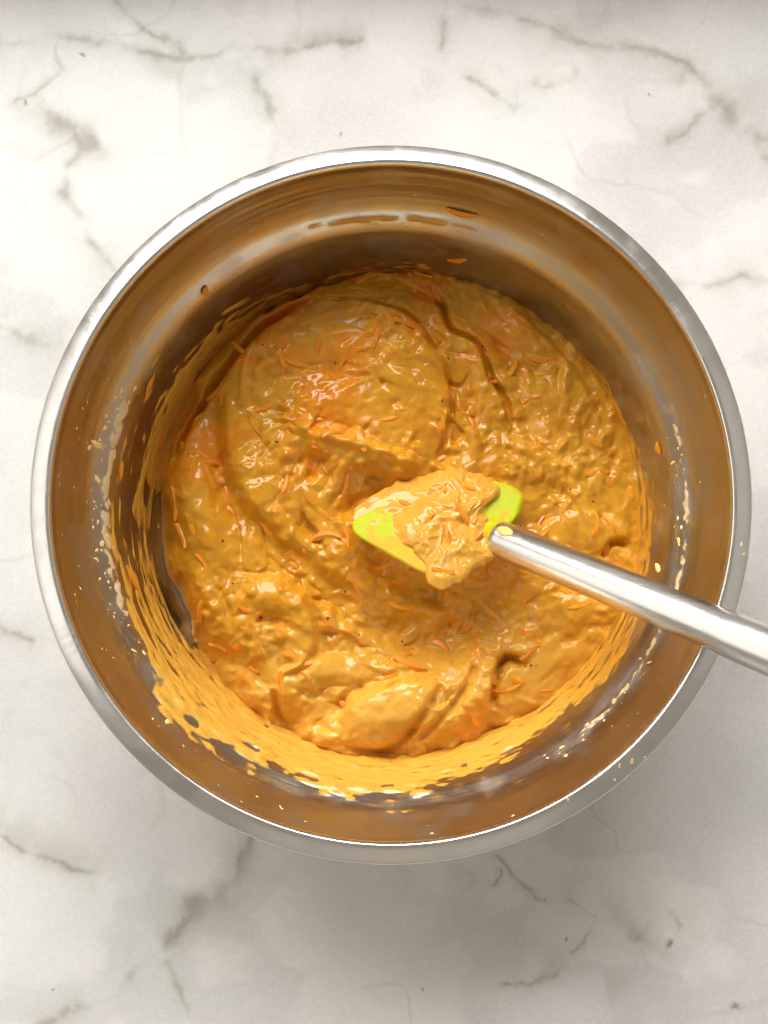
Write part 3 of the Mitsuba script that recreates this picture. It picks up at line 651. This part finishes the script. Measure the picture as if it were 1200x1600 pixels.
def star(pts_px, zf, thick_f, n_r=40, n_a=160, smooth_n=8, ragged=0.0):
    """a plump sheet with this outline: (mesh, column of ring fractions); zf(x, y) is its middle surface, thick_f(rho, x, y) = (top, bottom) half thicknesses"""
    P = np.array([at(x, y, 0.046)[:2] for x, y in pts_px])
    c = P.mean(0)
    Q = catmull(np.vstack([P, P[:1]]), smooth_n)[:-1]
    a = np.arctan2(*(Q - c).T[::-1]); o = np.argsort(a)
    a, r = a[o], np.hypot(*(Q - c).T)[o]
    th = np.linspace(-np.pi, np.pi, n_a, endpoint=False)
    rb = (1 + ragged * (nfbm(np.cos(th) * 9, np.sin(th) * 9, 1.0, 3, 99) - 0.5)) * np.interp(th, np.r_[a - 2 * np.pi, a, a + 2 * np.pi], np.r_[r, r, r])
    rho = np.linspace(0, 1, n_r + 1)[1:] ** 0.8
    x = np.r_[c[0], (c[0] + rho[:, None] * rb * np.cos(th)).ravel()]
    y = np.r_[c[1], (c[1] + rho[:, None] * rb * np.sin(th)).ravel()]
    rh = np.r_[0, np.repeat(rho, n_a)]
    t, b = thick_f(rh, x, y)
    z = zf(x, y)
    top, bot = np.stack([x, y, z + t], -1), np.stack([x, y, z - b], -1)
    f = [[0, 1 + j, 1 + (j + 1) % n_a] for j in range(n_a)]
    for i in range(n_r - 1):
        for j in range(n_a):
            k2 = (j + 1) % n_a
            p, q2, r2, s2 = 1 + i * n_a + j, 1 + i * n_a + k2, 1 + (i + 1) * n_a + k2, 1 + (i + 1) * n_a + j
            f += [[p, s2, r2], [p, r2, q2]]
    f = np.array(f)
    nv = len(x)
    e = [[1 + (n_r - 1) * n_a + j, nv + 1 + (n_r - 1) * n_a + j, nv + 1 + (n_r - 1) * n_a + (j + 1) % n_a] for j in range(n_a)]
    e += [[1 + (n_r - 1) * n_a + j, nv + 1 + (n_r - 1) * n_a + (j + 1) % n_a, 1 + (n_r - 1) * n_a + (j + 1) % n_a] for j in range(n_a)]
    m = trimesh.Trimesh(np.vstack([top, bot]), np.vstack([f, f[:, ::-1] + nv, e]), process=False)
    if m.volume < 0:
        m.invert()
    return m, nv
B0, tip, lowc, upc = A0 - ax * 0.004, at(560, 822, 0.044), at(665, 895, 0.046), at(815, 778, 0.046)
ux = np.r_[ax[:2], 0] / np.hypot(*ax[:2]); vx = np.array([-ux[1], ux[0], 0])
def blade_z(x, y):
    du, dv = (x - B0[0]) * ux[0] + (y - B0[1]) * ux[1], (x - B0[0]) * vx[0] + (y - B0[1]) * vx[1]
    return 0.0425 + 0.17 * du - 0.42 * dv + 3.0 * dv * dv
def blade_t(rho, x, y):
    du, dv = (x - B0[0]) * ux[0] + (y - B0[1]) * ux[1], (x - B0[0]) * vx[0] + (y - B0[1]) * vx[1]
    spine = 0.0030 * np.exp(-(dv / 0.007) ** 2) * sstep(-0.045, 0.0, du)
    e = np.sqrt(np.clip(1 - np.clip((rho - 0.9) / 0.1, 0, 1) ** 2, 0, 1))
    return (0.0013 + spine) * e, (0.0013 + spine) * e
blade_px = [(824, 770), (800, 752), (740, 742), (672, 744), (625, 768), (580, 794), (553, 812), (558, 836), (610, 868), (662, 896), (705, 900), (750, 880), (772, 852), (796, 824), (814, 800)]
bm, nvb = star(blade_px, blade_z, blade_t, smooth_n=7)
put('silicone_spatula__blade', bm, 'lime_silicone', 50, 'lime green blade half covered with batter')

# batter heaped on the blade
def clump_shape(rho, x, y):
    edge_ = np.sqrt(np.clip(1 - rho**3, 0, 1))
    du, dv = (x - B0[0]) * ux[0] + (y - B0[1]) * ux[1], (x - B0[0]) * vx[0] + (y - B0[1]) * vx[1]
    g = np.random.default_rng(5)
    rib = np.zeros_like(x)
    for _ in range(70):
        cx, cy = at(g.uniform(570, 810), g.uniform(740, 910), 0.05)[:2]
        a, L, w, hh, bd = g.uniform(0, 3.14), g.uniform(0.004, 0.012), g.uniform(0.0009, 0.0016), g.uniform(0.0005, 0.0014), g.normal(0, 30)
        u, v = (x - cx) * math.cos(a) + (y - cy) * math.sin(a), -(x - cx) * math.sin(a) + (y - cy) * math.cos(a)
        v = v - bd * (u * u - L * L / 12)
        rib = np.maximum(rib, hh * np.clip(1 - (v / w) ** 2 - (np.clip(np.abs(u) - L / 2, 0, None) / w) ** 2, 0, None) ** 0.7)
    lumpy = nfbm(x * 130, y * 130, 0, 2, 91) - 0.45
    fine_ = nfbm(x * 420, y * 420, 0, 2, 92) - 0.5
    heap = sstep(-0.047, -0.026, du) * (1 - 0.85 * sstep(-0.012, 0.002, du) * sstep(-0.002, 0.010, dv))
    up_ = sstep(0.0, 0.012, dv)
    t = 0.0014 + 0.0060 * lumpy * (0.4 + 0.6 * heap) + 0.0048 * heap + 0.0010 * fine_ + 0.75 * rib * (0.35 + 0.65 * heap)
    return edge_ * t - 0.006 * up_ * rho**9 * sstep(0.0, -0.006, du), 0.0012 * edge_ + 0.0004 + 0.006 * up_ * rho**9 * sstep(0.0, -0.006, du)
clump_px = [(788, 808), (770, 796), (776, 780), (796, 764), (786, 742), (740, 722), (700, 712), (665, 722), (620, 748), (576, 776), (550, 804), (564, 818), (606, 834), (640, 858), (660, 882), (666, 912), (690, 922), (718, 909), (750, 886), (774, 868), (776, 846), (766, 828)]
cm, nvc = star(clump_px, blade_z, clump_shape, n_r=90, n_a=300, smooth_n=8, ragged=0.16)
trimesh.smoothing.filter_laplacian(cm, lamb=0.5, iterations=3)
thing('batter_dollop', 'lumpy dollop of carrot batter heaped on the green spatula blade', 'batter')
cc = batter_colour(cm.vertices[:, 0], cm.vertices[:, 1], np.clip(nfbm(cm.vertices[:, 0] * 300, cm.vertices[:, 1] * 300, 2, 2, 95) - 0.55, 0, 1) * 1.5, np.full(len(cm.vertices), 0.25)) * 0.84 + np.array([0.70, 0.42, 0.11]) * 0.16
put('batter_dollop__heap', cm, 'batter_skin', True, color=cc)
for px, py, a, L in [(640, 785, 20, 34), (690, 758, -30, 40), (722, 800, 60, 38), (702, 850, 72, 40), (742, 842, -40, 34), (690, 893, 12, 36), (735, 762, 15, 36), (668, 815, -60, 34)]:
    p = at(px, py, 0.048)
    j = int(np.argmin(np.hypot(*(cm.vertices[:nvc, :2] - p[:2]).T)))
    m = shred(cm.vertices[j] - [0, 0, 0.0003], math.radians(-a), L * 0.27e-3, 0.0026, 0.0016, rng.normal(0, 0.4), 0.0, rng.uniform(0, 1))
    put('batter_dollop__carrot_shred', m, 'carrot', 40)
side = np.cross(ax, [0, 0, 1]); side /= np.linalg.norm(side); nup = np.cross(side, ax)
g = trimesh.creation.icosphere(subdivisions=3)
pd = A0 + ax * 0.0035
nd = nup * 0.93 - side * 0.37 if (side @ vx) < 0 else nup * 0.93 + side * 0.37
td = np.cross(nd, ax)
drop = trimesh.Trimesh(pd + nd * 0.0078 + g.vertices[:, :1] * ax * 0.0040 + g.vertices[:, 1:2] * td * 0.0024 + g.vertices[:, 2:] * nd * 0.0011, g.faces, process=False)
put('batter_drop', drop, 'batter_skin', True, 'small oval drop of batter on the steel spatula handle beside the blade', 'batter drop',
    color=np.tile([[0.80, 0.52, 0.16]], (len(g.vertices), 1)))
